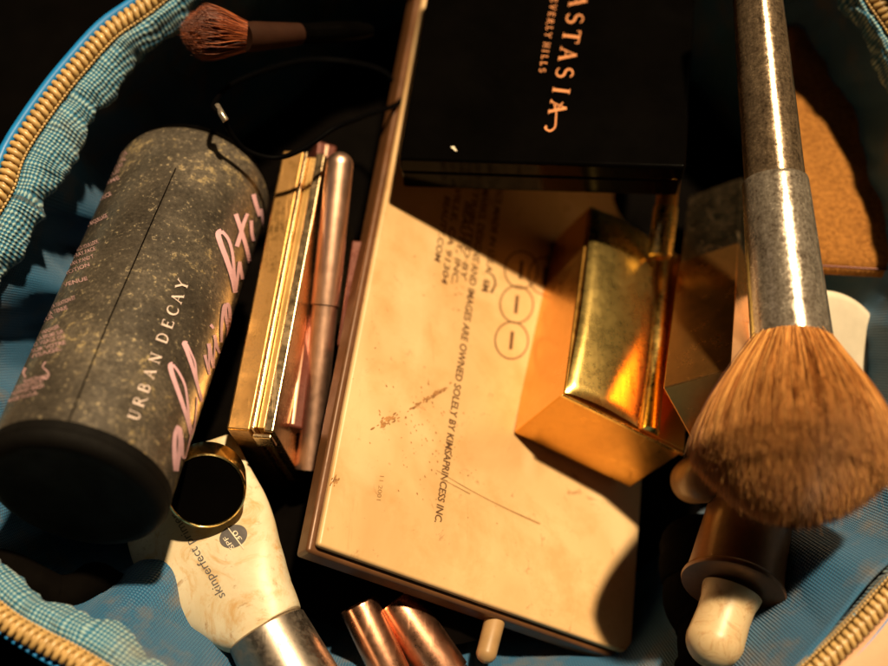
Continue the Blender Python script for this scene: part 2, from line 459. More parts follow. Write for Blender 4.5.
# even arc-length resampling
def resample(pts, N):
    pts = pts + [pts[0]]; acc = [0]
    for a, b in zip(pts[:-1], pts[1:]): acc.append(acc[-1] + (b-a).length)
    out = []; j = 0
    for i in range(N):
        s = acc[-1]*i/N
        while acc[j+1] < s: j += 1
        t = (s-acc[j])/max(1e-9, acc[j+1]-acc[j]); out.append(pts[j].lerp(pts[j+1], t))
    return out, acc[-1]
NR = 900
rim, RL = resample(rim, NR)
cen = V((20, -30, 0))
rim_n = []          # inward direction in the rim's plane
rimN = V((0, -.33, 1)).normalized() * 1.0
rimN = V((0, .33, 1)).normalized()
for i in range(NR):
    d = rim[(i+1) % NR] - rim[i-1]
    n = d.cross(rimN).normalized()
    if n.dot(cen - rim[i]) < 0: n = -n
    rim_n.append(n)
def proj(p): return (444 + p.x*H/(H-p.z), 333 - p.y*H/(H-p.z))
bag = root('makeup_bag', 'blue zip makeup bag standing open with a gold coil zipper, holding all the cosmetics', 'makeup bag', UP*gz)

# coil: one continuous nylon helix round the rim
TURNS = int(RL/7.8); SEG = 12
pts = []
for k in range(TURNS*SEG):
    s = k/(TURNS*SEG)*NR; i = int(s) % NR; f_ = s-int(s)
    p = rim[i].lerp(rim[(i+1) % NR], f_); n = rim_n[i]
    q = 2*PI*k/SEG
    pts.append(p + n*(7.4*math.cos(q)) + rimN*(4.6*math.sin(q)) )
tube('zipper_coil', pts, 3.1, M['coil'], bag, 6, True)
# sewn cord that runs through the coil keeps it solid
tube('zipper_cord', [p + rimN*0 for p in rim[::3]], 4.4, M['coil'], bag, 8, True)
# two rows of stitching-like beads beside the coil
def beads(off, r, pitch, name, lift=1.5):
    N = int(RL/pitch); pp = []
    vs, fs = [], []
    for k in range(N):
        s = k/N*NR; i = int(s) % NR; f_ = s-int(s)
        p = rim[i].lerp(rim[(i+1) % NR], f_) + rim_n[i]*off + rimN*lift
        d = (rim[(i+1) % NR]-rim[i-1]).normalized(); x = rim_n[i]
        b = len(vs)
        for (tt, rr) in ((-1, .25), (-.6, .85), (0, 1), (.6, .85), (1, .25)):
            for j in range(6):
                q = 2*PI*j/6
                vs.append(p + d*(tt*pitch*.46) + x*(r*rr*math.cos(q)) + rimN*(r*rr*math.sin(q)))
        for a in range(4):
            for j in range(6):
                j2 = (j+1) % 6
                fs.append((b+a*6+j, b+a*6+j2, b+(a+1)*6+j2, b+(a+1)*6+j))
    return obj(name, vs, fs, M['coil'], bag)
beads(10.5, 1.6, 4.2, 'inner_stitching', -1)

def strip(name, rows, mat, parent, uvrows, closed=True, thick=None):
    n = len(rows[0]); vs = [p for r in rows for p in r]; fs = []
    uv = [u for r in uvrows for u in r]
    for j in range(len(rows)-1):
        for i in range(n if closed else n-1):
            i2 = (i+1) % n
            fs.append((j*n+i, j*n+i2, (j+1)*n+i2, (j+1)*n+i))
    o = obj(name, vs, fs, mat, parent, True, uv=uv)
    if thick:
        m = o.modifiers.new('solid', 'SOLIDIFY'); m.thickness = thick*S; m.offset = 0
    return o
def U_(i): return i/NR*RL
# tape under the coil
rows = [[rim[i] + rim_n[i]*a - rimN*(5+b) for i in range(NR)] for a, b in ((-9, 0), (0, 1), (9, 0), (13, 2))]
strip('zipper_tape', rows, M['tape'], bag, [[(U_(i), a) for i in range(NR)] for a in (-9, 0, 9, 13)], thick=1.2)
# lower ring
def lower(P):
    x = cen.x + .80*(P.x-cen.x); y = cen.y + .80*(P.y-cen.y)
    return V((x, y, -345 - .5*y))
def bump_at(i, j_t, px):
    return 0
# inner lining wall
NW = 40
rows, uvr = [], []
def gs(a, c, w): return math.exp(-((a-c)/w)**2)
ang = []
for i in range(NR):
    p = proj(rim[i]); ang.append(math.degrees(math.atan2(333-p[1], p[0]-444)))   # degrees in the picture
def adist(a, b): return (a-b+180) % 360 - 180
# outer piping
tube('outer_piping', [rim[i] - rim_n[i]*(14 - 12*max(gs(adist(ang[i], -135), 0, 30), gs(adist(ang[i], -45), 0, 22))) - rimN*(3 + 9*max(gs(adist(ang[i], -135), 0, 30), gs(adist(ang[i], -45), 0, 22))) for i in range(0, NR, 3)], 5.5, M['piping'], bag, 10, True)
# peach facing outside the zip at the lower right
idx = [i for i in range(NR) if -75 < ang[i] < -12]
rows = []; uvr = []
for a_, b_ in ((10, 7), (18, 6), (40, 9), (62, 16), (80, 30)):
    rows.append([rim[i] - rim_n[i]*(10 + (a_-10)*max(0, math.sin(PI*(ang[i]+75)/63))**.4) - rimN*(b_ + 2*noise.noise(V((i/20, a_/30, 1)))) for i in idx]); uvr.append([(U_(i), a_) for i in idx])
strip('zip_facing', rows, M['peach'], bag, uvr, closed=False, thick=2)
rows, uvr = [], []
for j in range(NW+1):
    t = j/NW; r, u = [], []
    for i in range(NR):
        P = rim[i] + rim_n[i]*12 - rimN*6; L = lower(P)
        p = P.lerp(L, t)
        A = ang[i]
        # slack cloth: long folds that run down from the zip, and cross wrinkles
        q = noise.noise(V((i/NR*38, t*1.6, 3.1))) * 22 + noise.noise(V((i/NR*80, t*3, 9.2))) * 8 + 9*(abs(noise.noise(V((i/NR*46+t*2.2, t*2.6-i/NR*9, 5.5))))**.6) + noise.noise(V((i/NR*200, t*8, 1.2)))*1.5
        env = math.sin(PI*min(1, t*1.15)) ** .7 if t < .87 else .55
        belly = 0
        belly += 40*gs(adist(A, -31), 0, 9)*gs(t, .45, .35) - 25*gs(adist(A, -60), 0, 12)          # lower right slack panel
        belly += 60*gs(adist(A, -138), 0, 4.5)*gs(t, .45, .30) - 18*gs(adist(A, -152), 0, 9)          # lower left fold
        belly += 28*gs(adist(A, 172), 0, 5)*gs(t, .5, .4)
        belly += 22*gs(adist(A, 160), 0, 4)*gs(t, .6, .4)
        belly -= 14*math.sin(PI*t)
        p = p + rim_n[i]*((q+0)*env + belly)
        r.append(p); u.append((U_(i), t*420))
    rows.append(r); uvr.append(u)
strip('lining', rows, M['lining'], bag, uvr, thick=2)
bot = rows[-1]
vs = bot + [sum(bot, V((0,0,0)))/NR]; fs = [(i, (i+1) % NR, NR) for i in range(NR)]
obj('bag_floor', vs, fs, M['lining'], bag, True, uv=[(v.x, v.y) for v in vs])
# outer shell
rows = []; uvr = []
for j in range(13):
    t = j/12
    rows.append([ (rim[i] - rim_n[i]*13 - rimN*6).lerp(lower(rim[i]) - rim_n[i]*10 - V((0, 0, 12)), t) - rim_n[i]*(34*math.sin(PI*t) + 6*noise.noise(V((i/40, t*3, 5)))) for i in range(NR)])
    uvr.append([(U_(i), t*400) for i in range(NR)])
strip('outer_shell', rows, M['piping'], bag, uvr, thick=2)
# gathered dotted binding that hangs inside the zip
NB = 22; rows, uvr = [], []
def wbind(A):
    w = 14 + 19*gs(adist(A, 160), 0, 22) + 14*gs(adist(A, -140), 0, 14) + 18*gs(adist(A, -100), 0, 25)
    w -= 12*gs(adist(A, -38), 0, 22)
    return w
for j in range(NB+1):
    t = j/NB; r, u = [], []
    for i in range(NR):
        A = ang[i]; w = wbind(A)
        s = U_(i)
        ruf = noise.noise(V((s/46, .3, 2))); ruf2 = noise.noise(V((s/13, t*.8, 7)))
        ww = w*(1 + .55*ruf*t + .18*ruf2*t)
        p = rim[i] + rim_n[i]*(10 + ww*(t**.85)) - rimN*(6 + 20*t*t + 4*t)
        p = p + rimN*(t**.6*(9*noise.noise(V((s/22, t*1.5, 4))) + 5*noise.noise(V((s/9, t*3, 8)))) + 6*math.sin(PI*t))
        if j == NB: p = p - rimN*7 - rim_n[i]*4
        if j == NB-1: p = p - rimN*2
        r.append(p); u.append((s + 5*ruf2, ww*t*1.15))
    rows.append(r); uvr.append(u)
strip('dotted_binding', rows, M['ruffle'], bag, uvr, thick=1.6)

# flap added behind the bag's top right to cast shade inside
SHADE_FLAP = True
if SHADE_FLAP:
    top = [i for i in range(NR) if -8 < ang[i] < 74]
    top.sort(key=lambda i: -ang[i])
    top = top[::2]
    rows, uvr = [], []
    n = len(top)
    for j in range(14):
        t = j/13; r, u = [], []
        for k, i in enumerate(top):
            prof = min(1, math.sin(PI*(k/(n-1)))*2.5)**.6
            h = (170 + 40*max(0, min(1, (75-ang[i])/45)))*prof*t
            hp = rim[i] - rim_n[i]*(22 + 30*t)
            p = hp + UP*h*1.0 + V((0, 1, 0))*h*.25
            p = p + V((0, 1, 0))*8*noise.noise(V((k/12, t*3, 1)))
            r.append(p); u.append((U_(i), t*260))
        rows.append(r); uvr.append(u)
    strip('lid', rows, M['lining'], bag, uvr, closed=False, thick=5)  # blocker flap, added for the shadow it throws

# ------------------------------------------------------------------ palette
pv = V((417, 2692, -1573)).normalized()
pO = ray(318, 545, 60); pA = ray(632, 655, -103)
pd = (pA - pO); pd = (pd - pv*pd.dot(pv)); PW = pd.length; pd.normalize()
pn = pd.cross(pv).normalized()
if pn.z < 0: pn = -pn
PL = 790
pal = root('eyeshadow_palette', 'large tan palette lying face down across the middle with small brown print on its back', 'palette', pO - pn*45)
box('lid', pO, pd*PW, pv*PL, -pn*9, M['palette'], pal, 3.5, 5)
box('base', pO - pd*6 - pv*6 - pn*9.5, pd*(PW+10), pv*(PL+12), -pn*24, M['palette_edge'], pal, 4.0, 4)
palP = Plane(pO, pn, .3)
T = dict(shear=.25, offset=.018)
text_on('back_print', 'ALL TRADEMARKS, DESIGNS AND IMAGES ARE OWNED SOLELY BY KIMSAPRINCESS INC.', (490, 138), (434.5, 522), 7.2, palP, M['dark_ink'], pal, **T)
for body, s_, e_ in (('COSMETICS MADE IN U.S.A.', (502, 150), (485.5, 273)), ('DISTRIBUTED BY', (476, 168), (460, 281)),
                     ('KYLIE BEAUTY, INC.'.replace('KYLIE ', ''), (465.5, 200), (451, 283)), ('OXNARDVILLE, CA 91304'.replace('OXNARD', ''), (456, 186), (441, 284)),
                     ('BEAUTY.COM', (445, 195), (434, 262))):
    text_on('back_print', body, s_, e_, 6.3, palP, M['dark_ink'], pal, **T)
text_on('back_print', '6M', (484, 279), (481.5, 291), 7, palP, M['dark_ink'], pal, shear=0, offset=.03)
st = [(smooth2([(487, 272), (493, 276), (495, 284), (491, 293)]), 1.0, 2.8)]
vs, fs = ribbon(st, palP); obj('jar_symbol', vs, fs, M['dark_ink'], pal, False)
for cx, cy in ((521, 270), (516.5, 304.5), (511.5, 340.5), (545, 276)):
    st = [([(cx + 16.5*math.cos(a/24*PI), cy + 18.5*math.sin(a/24*PI)) for a in range(49)], 1.4, 1.4)]
    vs, fs = ribbon(st, palP); obj('round_symbol', vs, fs, M['dark_ink'], pal, False)
    st = [([(cx+.8, cy-9), (cx-1, cy+9)], 3.4, 3.4)]
    vs, fs = ribbon(st, palP); obj('round_symbol', vs, fs, M['dark_ink'], pal, False)
text_on('batch_code', '11 2001', (380, 474), (376.5, 500), 4.5, palP, M['emboss'], pal)
# scuffs and smears that the palette carries
sc = [([(398, 412), (415, 404), (432, 392), (448, 386), (452, 384)], 1, 6), ([(420, 408), (436, 398), (450, 390)], 1.2, 2), ([(436, 470), (470, 490), (505, 508), (540, 524)], .6, 1.6),
      ([(440, 478), (470, 494)], .5, 1.2), ([(399, 402), (404, 396), (400, 408)], 3, 1)]
vs, fs = ribbon([(smooth2(p), a, b) for p, a, b in sc[:0]] + [(smooth2(p), a, b) for p, a, b in sc[2:4]], palP)
obj('scratch', vs, fs, M['emboss'], pal, False)
# broken smear: many small flecks
def flecks(name, f, mat, parent, cx, cy, L, Wd_, angd, n, smin, smax, seed):
    rr = random.Random(seed); vs, fs = [], []
    ca, sa = math.cos(math.radians(angd)), math.sin(math.radians(angd))
    for _ in range(n):
        u = rr.gauss(0, .38)*L; w = rr.gauss(0, .33)*Wd_
        x = cx + ca*u - sa*w; y = cy + sa*u + ca*w; s = rr.uniform(smin, smax); e = rr.uniform(1, 2.6)
        b = len(vs); m = 7; lf = rr.uniform(0, .25)
        for k in range(m):
            q = 2*PI*k/m; rad = s*rr.uniform(.6, 1.1)
            X, Y = rad*e*math.cos(q), rad*math.sin(q)
            vs.append(f(x + ca*X - sa*Y, y + sa*X + ca*Y, lf))
        fs.append(tuple(range(b, b+m)))
    return obj(name, vs, fs, mat, parent, False)
flecks('smear', palP, M['scuff'], pal, 432, 396, 26, 3, -32, 70, .4, 1.3, 1)
flecks('smear', palP, M['scuff'], pal, 388, 420, 16, 6, -30, 46, .4, 1.2, 2)
flecks('smear', palP, M['scuff'], pal, 335, 480, 7, 5, -60, 22, .3, 1.1, 3)
flecks('smear', palP, M['scuff'], pal, 470, 270, 60, 60, 0, 60, .3, .8, 4)
flecks('smear', palP, M['scuff'], pal, 430, 440, 110, 70, 60, 120, .25, .8, 5)

# ------------------------------------------------------------------ boxes solved from their corners
def solid(pix, zs):
    P = [ray(x, y, z) for (x, y), z in zip(pix, zs)]
    return P[0], P[1]-P[0], P[2]-P[0], P[3]-P[0]
# black compact
O, a, b, c = solid([(399,159),(686,168),(428,-10),(418,188)], (-98, -88, -200, -140))
a1 = a.normalized(); b1 = b.normalized(); c1 = a1.cross(b1).normalized()
if c1.dot(c) < 0: c1 = -c1
AW = a.length; CT = 60
ana = root('black_compact', 'black glossy square compact with copper serif lettering lying over the top of the tan palette', 'compact', O + c1*CT)
box('lid', O, a1*AW, b1*300, c1*26, M['black_gloss'], ana, 4, 4)
box('base', O + a1*1.5 + b1*1.5 + c1*27.5, a1*(AW-3), b1*297, c1*(CT-28), M['black_gloss'], ana, 4, 4)
anaP = Plane(O, -c1, .3)
rd = V((-3.6, 18)).normalized(); upv = V((18, 2.2)).normalized()
letters = 'ANASTASIA'
st = []
for k, ch in enumerate(letters):
    m = k - 7
    bx, by = 552.8 - 3.4*m, 90 + 18.1*m
    if k == 8: bx, by = 549.5, 107
    st += serif_at(ch, bx, by, rd, upv, 17)
vs, fs = ribbon(st, anaP); obj('lettering', vs, fs, M['foil'], ana, False)
st = [(smooth2([(563, 102.5), (557, 110), (556, 118), (555, 127), (550, 131), (545.5, 128.5), (546.5, 126)]), 1.2, 2.0), (smooth2([(551, 100), (554, 104), (555, 112)]), 1, 1)]
vs, fs = ribbon(st, anaP); obj('lettering_swash', vs, fs, M['foil'], ana, False)
st = []
ys = [70, 63.5, 57, 51, 45, None, 35, 28.5, 21.5, 14.5, 7.5, 0.5, -6.5]
for ch, y in zip('SLLIH YLREVEB', ys):
    if y is None: continue
    st += serif_at(ch, 539.5 + (70-y)*.165, y, rd, upv, 6)
vs, fs = ribbon([(p, max(w0, .8), max(w1, .8)) for p, w0, w1 in st], anaP); obj('small_lettering', vs, fs, M['foil'], ana, False)
flecks('highlight_spots', anaP, M['cream'], ana, 454, 149, 5, 2, 30, 9, .6, 1.6, 9)  # cream flecks painted as highlight spots on the glossy lid

# gold box
O, a, b, c = solid([(568,390),(689,449),(590,224),(513,434)], (-44, -91, -190, -122))
gb = root('gold_box', 'polished gold rectangular case leaning on the tan palette with a mirror-like lid', 'case', O + c)
a1, b1 = a.normalized(), b.normalized(); c1 = a1.cross(b1).normalized()
if c1.dot(c) < 0: c1 = -c1
GW, GL_, GH = a.length, b.length+34, c.length
box('body', O + c1*7, a1*GW, b1*GL_, c1*(GH-8), M['gold_satin'], gb, 2.5, 3)
# the lid: a mirrored panel, a rounded bright bar beside it and a lower ledge
PW2, PL2 = GW*.60, GL_-2
vs, fs = [], []; nx, ny = 28, 64
for j in range(ny+1):
    for i in range(nx+1):
        u, w_ = i/nx, j/ny
        ed = min(1, u*nx/2.2, (1-u)*nx/2.2)*min(1, w_*ny/2.2, (1-w_)*ny/2.2)
        bul = 5.5*(1-(2*u-1)**2) + 10.5*(1-(2*w_-1)**2)
        bul += .55*noise.noise(V((u*3.2, w_*2.1, 4.4)))
        vs.append(O + a1*(1+PW2*u) + b1*(1+PL2*w_) + c1*(6.4 - 3.2*ed**.5 - bul))
for j in range(ny):
    for i in range(nx):
        k = j*(nx+1)+i; fs.append((k, k+1, k+nx+2, k+nx+1))
pan = fixn(obj('mirror_panel', vs, fs, M['gold_panel'], gb))
if pan.data.polygons[ny*nx//2].normal.dot(ROT @ c1) > 0: pan.data.flip_normals()

p0 = O + a1*(GW*.70) + b1*2 + c1*8; lathe('rounded_bar', p0, p0 + b1*(GL_-4), [(0, 9), (1, 11), (GL_-5, 11), (GL_-4, 9)], M['gold'], gb, 40)
box('ledge', O + a1*(GW*.79) + b1*1 + c1*9, a1*(GW*.20), b1*(GL_-2), c1*8, M['bronze'], gb, 2, 3)
box('rim', O - a1*1 - b1*2.2 + c1*8.4, a1*(GW+2), b1*2, c1*5, M['gold'], gb, 1, 2)

# bronze box
O, a, b, c = solid([(663,388),(729,369),(679,262),(693,441)], (-24, 7, -202, -58))
a1, b1 = a.normalized(), b.normalized(); c1 = a1.cross(b1).normalized()
if c1.dot(c) < 0: c1 = -c1
bz = root('bronze_case', 'bronze mirrored slim case standing between the gold case and the big powder brush', 'case', O + c)
box('body', O, a1*a.length*1.02, b1*(b.length), c1*75, M['bronze_slab'], bz, 1.6, 3)
p = O + b1*(b.length+1.5)
box('cap', p + c1*3, a1*a.length*1.0, b1*150, c1*70, M['pale_gold'], bz, 2, 3)

# ------------------------------------------------------------------ spray can
cB = ray(72, 497, 118); cT = ray(196, 182, -165); R = 86
ax = (cT - cB); LEN = ax.length; ax.normalize()
can = root('spray_can', 'dusty black setting spray can with pink script lettering, lying at the left', 'spray can', cB + ax*LEN*.5 - V((0, 0, R)))
prof = [(10, 0), (8, 50), (4, 66), (0, 72)] + [(0 + 12*(1-math.cos(q)), 74 + 12*math.sin(q)) for q in [PI/2*k/6 for k in range(7)]]
prof_body = [(12, R)] + [(12 + (LEN-26)*k/30, R) for k in range(1, 31)] + [(LEN-14 + 14*math.sin(q), R - 14*(1-math.cos(q))) for q in [PI/2*k/6 for k in range(1, 7)]] + [(LEN+1, R-22)]
lathe('body', cB, cT, prof_body, M['can'], can, 96)
lathe('base', cB, cT, prof + [(12.5, R+.6), (22, R+.6), (22.4, R)], M['can_base'], can, 96)
lathe('collar', cB + ax*(LEN+.5), cT + ax*50, [(0, R-12), (2, R-8), (6, R-8), (9, R-14), (9.5, R-24), (11, 0)], M['black_gloss'], can, 80)
lathe('nozzle', cB + ax*(LEN+10), cT + ax*150, [(0, 30), (16, 28), (22, 24), (24, 0)], M['black_matte'], can, 60)
canS = Cyl(cB, cT, R, .35)
# wrap seam
vs, fs = ribbon([(dense([(66, 428), (110, 318), (152, 222), (176, 168)], 6), 1.6, 1.2)], canS); obj('label_seam', vs, fs, M['black_matte'], can, False)
rdv = V((48, -131.5)).normalized(); upc = V((rdv.y, -rdv.x)) * 1.0     # capitals point left
st = []
word = 'URBAN DECAY'
ctr = [(.0), .102, .205, .315, .43, None, .585, .69, .79, .885, .985]
for ch, f_ in zip(word, ctr):
    if f_ is None: continue
    x0 = 139.5 + 48*f_; y0 = 417 - 131.5*f_
    st += serif_at(ch, x0, y0, rdv, upc, 11.5)
vs, fs = ribbon([(p, w0*1.05, w1*1.15) for p, w0, w1 in st], canS); obj('name_lettering', vs, fs, M['white_ink'], can, False)
# brush script, drawn stroke by stroke
def k2(pts, ox, oy, s): return [(ox + x/s, oy + y/s) for x, y in pts]
A_, B_ = (150, 320, 4.16), (160, 180, 4.44)
scr = [
 (k2([(116, 440), (104, 470), (100, 520), (102, 580), (108, 628)], *A_), 3.4, 5.2),
 (k2([(108, 628), (114, 590), (122, 540), (124, 500), (116, 445)], *A_), 4.4, 4.0),
 (k2([(122, 450), (130, 500), (134, 560), (142, 572), (154, 540), (168, 480)], *A_), 4.2, 1.6),
 (k2([(170, 478), (150, 400), (120, 310), (92, 230), (84, 192), (94, 186)], *A_), 3.4, 5.6),
 (k2([(94, 186), (118, 218), (142, 268), (152, 320), (160, 400), (172, 462)], *A_), 2.4, 2.2),
 (k2([(168, 478), (180, 455), (190, 390), (194, 320)], *A_), 2.6, 1.3),
 (k2([(214, 340), (196, 270), (176, 200), (152, 130), (140, 98), (152, 100)], *A_), 3.0, 4.8),
 (k2([(152, 100), (168, 135), (186, 180), (192, 240), (206, 310), (216, 335)], *A_), 1.8, 2.2),
 (k2([(226, 145), (238, 195), (246, 228)], *A_), 3.0, 2.4),
 (k2([(242, 98), (252, 150), (262, 200)], *A_), 4.0, 3.0),
 (k2([(246, 228), (243, 160), (242, 100)], *A_), 1.6, 1.8),
 (k2([(266, 62), (276, 110), (288, 138)], *A_), 3.2, 2.4),
 (k2([(262, 200), (266, 130), (268, 64)], *A_), 1.2, 1.6),
 (k2([(318, 700), (296, 640), (288, 570), (300, 552), (308, 600), (300, 690), (312, 730)], *B_), 3.0, 3.4),
 (k2([(270, 720), (272, 640), (280, 570), (290, 552)], *B_), 2.4, 3.6),
 (k2([(332, 500), (318, 430), (292, 350), (266, 280), (256, 240), (272, 228)], *B_), 4.6, 5.6),
 (k2([(272, 228), (300, 262), (318, 320), (326, 400), (334, 490)], *B_), 3.2, 2.6),
 (k2([(334, 490), (342, 430), (350, 365), (356, 400), (364, 440)], *B_), 2.6, 3.4),
 (k2([(334, 152), (356, 220), (378, 290), (396, 365)], *B_), 4.4, 3.6),
 (k2([(386, 150), (368, 195), (352, 250), (338, 296)], *B_), 3.2, 4.4),
 (k2([(402, 180), (404, 230), (412, 270)], *B_), 3.4, 3.0),
 (k2([(412, 64), (424, 110), (440, 160)], *B_), 4.4, 3.4),
 (k2([(440, 160), (446, 130), (452, 175), (458, 210)], *B_), 2.2, 1.8),
]
vs, fs = ribbon([(smooth2(p, 6), a_, b_) for p, a_, b_ in scr], canS, .1); obj('script_lettering', vs, fs, M['pink_ink'], can, False)
vs, fs = ribbon([(smooth2(k2([(250, 20), (258, 28), (262, 36)], *A_)), 3, 2.4)], canS, .1); obj('script_lettering', vs, fs, M['pink_ink'], can, False)
# small print left of the seam, lines run round the can
sp = [('ALL NIGHTER', (103, 165), (128, 154)), ('LONG-LASTING', (100, 171), (126, 160)), ('SETTING SPRAY', (98, 177), (124, 166)), ('MAKEUP', (96, 183), (121, 172)), ('BRUME', (96, 190), (120, 179)),
      ('FIXATRICE', (90, 206), (112, 195)), ('DE MAQUILLAGE', (86, 228), (108, 217)),
      ('HOLD YOUR LOOK', (76, 252), (99, 243)), ('SPRAY FACE', (72, 259), (96, 250)), ('IN AN X AND T', (68, 267), (94, 258)), ('MOTION', (64, 276), (90, 266)), ('VENUE', (64, 287), (88, 280)),
      ('LA FIXATION ET', (52, 309), (76, 299)), ('LA TENUE', (48, 316), (68, 309)), ('FOR', (44, 322), (54, 318)),
      ('VAPORISER', (42, 335), (60, 328)), ('LA BRUME SUR', (38, 341), (64, 333)), ('LE VISAGE OU', (34, 347), (65, 338)), ('SUR VOTRE', (32, 353), (66, 344)), ('VISAGE.', (30, 359), (62, 350)),
      ('Beverly Newport', (24, 383), (48, 377)), ('DISTRIBUTED BY', (16, 390), (44, 382)), ('NEWPORT BEACH', (12, 396), (44, 387)), ('MADE IN U.S.A.', (8, 403), (38, 394))]
for body, s_, e_ in sp:
    text_on('small_print', body, s_, e_, 3.9, canS, M['faint_pink_ink'], can, offset=.012)
vs, fs = ribbon([(smooth2([(46, 362), (43, 367), (47, 371), (49, 375), (46, 379), (42, 377)]), 1.2, 1.6), (smooth2([(26, 368), (24, 373), (26, 378)]), 3.5, 2)], canS, .1)
obj('small_print', vs, fs, M['faint_pink_ink'], can, False)

# ------------------------------------------------------------------ gold compact standing on edge between can and palette
q0 = ray(226, 429, -10); q1 = ray(283, 150, -150)
Lv = (q1 - q0); LL = Lv.length; lv = Lv.normalized()
xv = V((1, 0, .12)); xv = (xv - lv*xv.dot(lv)).normalized(); dv = lv.cross(xv).normalized()
if dv.z > 0: dv = -dv
gc = root('gold_compact', 'slim gold mirrored compact standing on its edge beside the spray can', 'compact', q0 + dv*210)
box('lid_shell', q0, xv*25, lv*LL, dv*200, M['brown_gold'], gc, 2.5, 3)
box('bright_edge', q0 + xv*25.3 + lv*2 - dv*2, xv*4, lv*(LL-4), dv*196, M['pale_gold'], gc, 1.2, 2)
box('clear_layer', q0 + xv*29.6 + lv*6 + dv*6, xv*8, lv*(LL-10), dv*190, M['clear'], gc, 1.2, 2)
box('base_shell', q0 + xv*38 + lv*1 + dv*1, xv*11, lv*(LL-2), dv*198, M['pale_gold'], gc, 2, 3)
box('clasp', q0 + xv*27 + dv*3 - lv*5.5, xv*20, lv*5, dv*26, M['pale_gold'], gc, 1.6, 2)
# maroon case next to it
q0 = ray(282, 425, -60); q1 = ray(318, 140, -200)
Lv = q1-q0; lv = Lv.normalized(); xv2 = (V((1, 0, -.5)) - lv*V((1, 0, -.5)).dot(lv)).normalized(); dv2 = lv.cross(xv2).normalized()
if dv2.z > 0: dv2 = -dv2
mc = root('maroon_case', 'dark reddish brown flat case wedged between the gold compact and the palette', 'case', q0 + dv2*180)
box('shell', q0, xv2*24, lv*Lv.length, dv2*170, M['maroon'], mc, 3, 3)
box('seam_band', q0 + xv2*10 - dv2*.8 + lv*3, xv2*3.5, lv*(Lv.length-6), dv2*160, M['rose_gold'], mc, .8, 2)
q0 = ray(337, 345, -85); q1 = ray(352, 240, -140); Lv = q1-q0; lv = Lv.normalized()
xv2 = (V((1, 0, 0)) - lv*lv.x).normalized(); dv2 = lv.cross(xv2).normalized()
if dv2.z > 0: dv2 = -dv2
rc = root('lip_pencil_box', 'small dark red box pressed against the left side of the palette', 'box', q0 + dv2*100)
box('carton', q0, xv2*13, lv*Lv.length, dv2*100, M['maroon'], rc, 2, 3)
# rose gold tube
t0 = ray(341, 152, -125); t1 = ray(308, 470, -100)
rt = root('lip_gloss_tube', 'slim rose gold tube with a rounded end beside the left edge of the palette', 'lip gloss', t0.lerp(t1, .5) - V((0, 0, 14)))
LT = (t1-t0).length
lathe('cap', t0, t1, [(0, 0)] + [(15*(1-math.cos(q)), 15*math.sin(q)) for q in [PI/2*k/7 for k in range(1, 8)]] + [(170, 15.5)], M['rose_gold'], rt, 48)
lathe('barrel', t0 + (t1-t0).normalized()*171, t1, [(0, 14), (LT-171, 14)], M['rose_gold'], rt, 48)

# ------------------------------------------------------------------ bristle heads
def bristles(name, B0, A1, L, rb, R1, n, mat, parent, seed, wmin=.5, wmax=.9, rows=9, dome=.42, flatx=1.0):
    rr = random.Random(seed); a, x, y = frame(A1)
    vs, fs = [], []
    for k in range(n):
        f = math.sqrt(rr.random()); th = rr.uniform(0, 2*PI)
        if rr.random() < .35: f = min(1, .80 + .2*rr.random())
        d = x*math.cos(th)*flatx + y*math.sin(th)
        Lk = L*(1 - dome*f**2.1)*rr.uniform(.97, 1.0)
        if rr.random() < .03: Lk *= 1.04
        w = rr.uniform(wmin, wmax)
        if rr.random() < .004: Lk *= rr.uniform(1.0, 1.06); f *= 1.07
        jit = d.cross(a)*rr.gauss(0, 1.8) + d*rr.gauss(0, 1.8)
        b = len(vs)
        for j in range(rows+1):
            t = j/rows
            sp = t*(1.32 - .32*t*t) if rows > 9 else math.sin(min(1, t*1.08)*PI/2)**1.15
            rad = rb*f + (R1-rb)*f*sp
            p = B0 + a*(Lk*t) + d*rad + jit*t + d.cross(a)*1.2*math.sin(t*5+k)
            ww = w*(1 - .88*t**3)
            for q in range(3):
                an = th + q*2*PI/3
                vs.append(p + x*(ww*math.cos(an)) + y*(ww*math.sin(an)))
        for j in range(rows):
            for q in range(3):
                q2 = (q+1) % 3
                fs.append((b+j*3+q, b+j*3+q2, b+(j+1)*3+q2, b+(j+1)*3+q))
    return obj(name, vs, fs, mat, parent, True)

# big powder brush
f0 = ray(775, 181, 20); f1 = ray(792, 342, 62)          # ferrule ends
h1 = ray(752, -60, -50)
fx = (f1-f0); FL = fx.length; fx.normalize()
pb = root('powder_brush', 'large fluffy powder brush with a scratched silver ferrule and golden brown bristles, at the right', 'makeup brush', f0.lerp(f1, .5) - V((0, 0, 40)))
HL = (f0-h1).length
lathe('handle', h1, f0, [(0, 22), (HL*.25, 25), (HL*.6, 27.5), (HL-1, 29.5), (HL, 28)], M['handle'], pb, 72)
lathe('ferrule', f0, f1, [(-2, 29), (0, 31.5), (3, 32.4), (FL*.5, 35.5), (FL-4, 38.5), (FL, 39), (FL+.3, 36)], M['chrome'], pb, 72)
b1_ = ray(797, 514, 135)
ba = (b1_-f1).normalized()
bristles('bristles', f1 - ba*3, ba, 186, 36, 96, 32000, M['bristle'], pb, 3, .26, .5, 10, .34)
prof = [(0, 30), (40, 46), (75, 60), (100, 66), (125, 56), (145, 30), (152, 0)]
core = lathe('bristle_core', f1, f1+ba*100, prof, M['bristle_core'], pb, 40)

